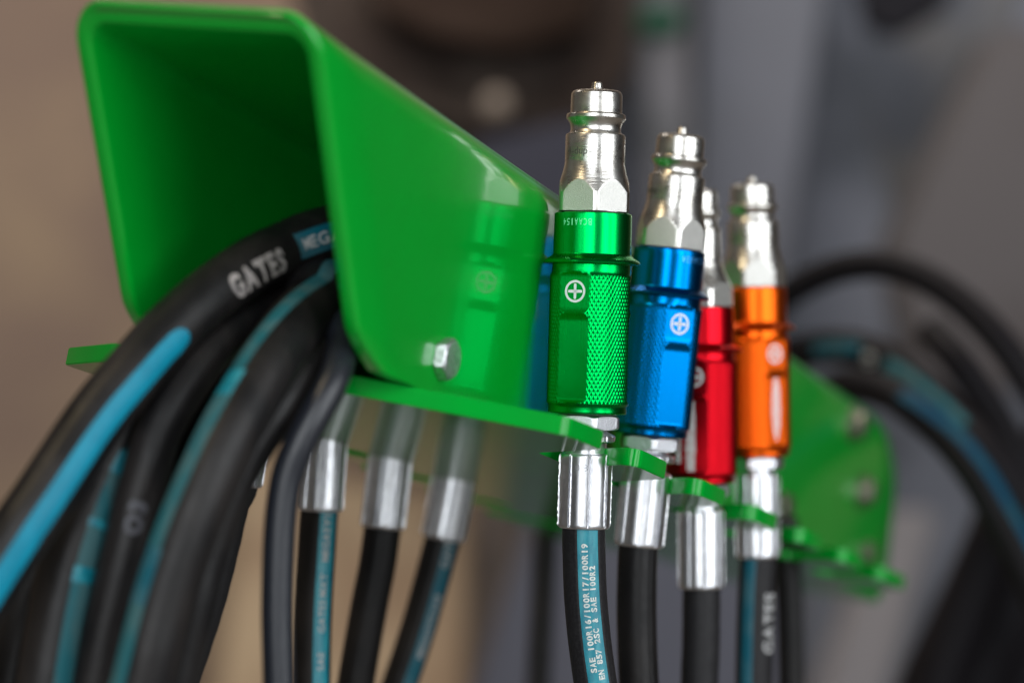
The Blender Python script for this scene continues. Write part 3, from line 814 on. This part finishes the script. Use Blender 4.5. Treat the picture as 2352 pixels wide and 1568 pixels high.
free_hose('black hose in the bottom left corner under the cyan striped one',
    INS + W((640, 700, 1040), (520, 790, 1015), (400, 890, 995), (280, 1010, 980), (180, 1140, 972), (110, 1270, 968), (60, 1400, 966), (25, 1568, 965), (0, 1720, 965)), 11.5)
free_hose('narrow black hose with a round worn mark, between the two teal striped hoses',
    INS + W((714, 628, 1020), (622, 688, 992), (542, 748, 972), (469, 826, 956), (403, 920, 944), (360, 1000, 938), (338, 1075, 934), (312, 1165, 931), (290, 1259, 929), (266, 1354, 928), (243, 1448, 928), (220, 1568, 928), (196, 1700, 928)), 9.0,
    texts=[('O3', lambda h: s_at(h, 1240), 10, 6.0, 'print_dim', 0.07)])
free_hose('thick front hose of the bundle with a dull teal stripe along its left edge',
    INS + W((768, 655, 1010), (722, 700, 975), (668, 760, 950), (614, 838, 932), (569, 917, 921), (529, 989, 913), (491, 1070, 907), (453, 1158, 903), (421, 1240, 901), (394, 1318, 900), (367, 1410, 899), (347, 1490, 898), (328, 1568, 898), (300, 1700, 898)), 11.6,
    stripes=[(600, 905, -70, -38, 'worn_teal', 0), (905, 965, -72, -32, 'teal', 0), (965, 1285, -72, -30, 'worn_teal', 0), (1285, 1405, -70, -26, 'teal_dark', 0), (1405, None, -68, -26, 'worn_teal', 0)])
free_hose('black hose right of the bundle, tucked behind the thick front one',
    INS + W((775, 690, 1015), (745, 765, 975), (700, 845, 955), (650, 925, 944), (590, 1003, 940), (545, 1075, 937), (513, 1150, 935), (487, 1225, 934), (464, 1300, 933), (446, 1375, 932), (423, 1470, 932), (400, 1568, 932), (370, 1700, 932)), 8.8)
free_hose('thin shiny hose hanging apart, right of the bundle beside the first ferrule',
    [P(420, 100, 15), P(200, 90, 16), P(20, 84, 16)] + W((800, 735, 990), (786, 800, 955), (768, 868, 940), (728, 944, 934), (688, 1020, 932), (660, 1091, 932), (647, 1167, 932), (641, 1242, 932), (638, 1330, 932), (637, 1420, 932), (639, 1500, 932), (642, 1600, 932), (646, 1700, 932)), 6.1, rub='gloss_rubber')

# ------------------------------------------------------------------ hoses behind, arching out to the right
GA = 'hoses arching down behind the far end of the bracket'
free_hose('topmost black hose arching over at the right behind the orange coupler', W((1700, 1100, 1960), (1700, 900, 1900), (1740, 760, 1860), (1800, 684, 1820), (1870, 640, 1800), (1950, 612, 1780), (2040, 610, 1760), (2126, 640, 1740), (2210, 696, 1720), (2290, 776, 1700), (2352, 862, 1690), (2430, 1000, 1680), (2500, 1180, 1680)), 11.0, rub='far_rubber', group=GA, step=0.005)
t, ha = free_hose('middle arching hose with blurred teal print, below the topmost arch', W((1700, 1150, 1960), (1740, 950, 1900), (1790, 840, 1840), (1860, 803, 1800), (1930, 796, 1770), (2005, 810, 1740), (2070, 842, 1720), (2130, 892, 1700), (2206, 970, 1680), (2267, 1045, 1660), (2327, 1120, 1650), (2400, 1230, 1640), (2470, 1380, 1640)), 12.5, rub='far_rubber', group=GA, step=0.005)
inv = Matrix.Translation(-t.location); ho = t.children[0]
link('stripe', ha.strip(inv, s_atx(1900)(ha), s_atx(2000)(ha), 5, 45, 0.0002), ho, M['teal_dark'])
link('stripe', ha.strip(inv, s_atx(2055)(ha), s_atx(2230)(ha), -30, 22, 0.0002), ho, M['worn_teal'])
link('print', ha.text(inv, 'G', 9, s_atx(2040)(ha), -5, bold=0.05, off=0.0004), ho, M['print_grey'])
t, hb = free_hose('lowest arching hose with a long blue-teal stripe, curving out of frame at right', W((1740, 1250, 1900), (1800, 1050, 1840), (1870, 930, 1780), (1950, 885, 1740), (2040, 900, 1700), (2110, 945, 1670), (2190, 1020, 1650), (2250, 1100, 1630), (2300, 1190, 1620), (2352, 1290, 1610), (2410, 1430, 1600), (2440, 1600, 1600)), 12.5, rub='far_rubber', group=GA, step=0.005)
inv = Matrix.Translation(-t.location); ho = t.children[0]
link('stripe', hb.strip(inv, s_atx(2090)(hb), hb.len - 0.01, 22, 66, 0.0002), ho, mat('blue_teal_stripe', (0.002, 0.05, 0.10), 0, 0.6, spec=0.15, mottle=(40, 0.7, (0.015, 0.075, 0.105))))
GB = 'dark hoses falling in the bottom right corner'
free_hose('black hose falling steeply in the bottom right corner, leftmost of that group', W((2420, 1000, 1900), (2340, 1120, 1900), (2290, 1220, 1900), (2240, 1340, 1900), (2195, 1450, 1900), (2150, 1568, 1900), (2110, 1700, 1900)), 20, rub='far_rubber', group=GB, step=0.006)
free_hose('black hose behind the steep one, at the bottom right edge of the frame', W((2460, 1100, 1950), (2390, 1230, 1950), (2330, 1370, 1950), (2280, 1480, 1950), (2235, 1600, 1950), (2200, 1720, 1950)), 25, rub='far_rubber', group=GB, step=0.006)
free_hose('black hose filling the lowest right corner of the frame', W((2520, 1180, 2000), (2460, 1330, 2000), (2400, 1450, 2000), (2350, 1568, 2000), (2310, 1720, 2000)), 34, rub='far_rubber', group=GB, step=0.006)
free_hose('dark blurred hose hanging behind, just left of the green coupler', W((1262, 1110, 1700), (1256, 1190, 1700), (1250, 1300, 1700), (1243, 1450, 1700), (1236, 1600, 1700), (1230, 1740, 1700)), 8.5, group='hoses hanging at the back of the plate', step=0.005)
free_hose('dark hose hanging behind, just right of the orange coupler', W((1800, 1190, 1420), (1806, 1260, 1420), (1812, 1360, 1420), (1816, 1460, 1420), (1819, 1600, 1420), (1822, 1740, 1420)), 8.0, group='hoses hanging at the back of the plate', step=0.005)
free_hose('wide black hose dropping from the right edge behind the arches', W((2560, 700, 2100), (2480, 930, 2100), (2420, 1130, 2100), (2360, 1330, 2100), (2290, 1500, 2100), (2220, 1720, 2100)), 32, rub='far_rubber', group=GB, step=0.006)
free_hose('black hose crossing low behind the steep one, lower right', W((2330, 1080, 2060), (2290, 1190, 2060), (2235, 1320, 2060), (2180, 1440, 2060), (2120, 1568, 2060), (2080, 1720, 2060)), 20, rub='far_rubber', group=GB, step=0.006)
free_hose('black hose between the top and middle arches at the right edge', W((2140, 760, 1880), (2200, 830, 1850), (2270, 930, 1840), (2340, 1060, 1830), (2420, 1220, 1830), (2480, 1400, 1830)), 13, rub='far_rubber', group=GA, step=0.006)
free_hose('black hose deep inside the bundle, hidden between the marked hose and the thick front one', INS + W((720, 680, 1030), (640, 760, 1005), (560, 850, 988), (480, 955, 975), (420, 1060, 968), (375, 1180, 962), (335, 1300, 960), (300, 1430, 960), (275, 1568, 960), (250, 1700, 960)), 12.5)
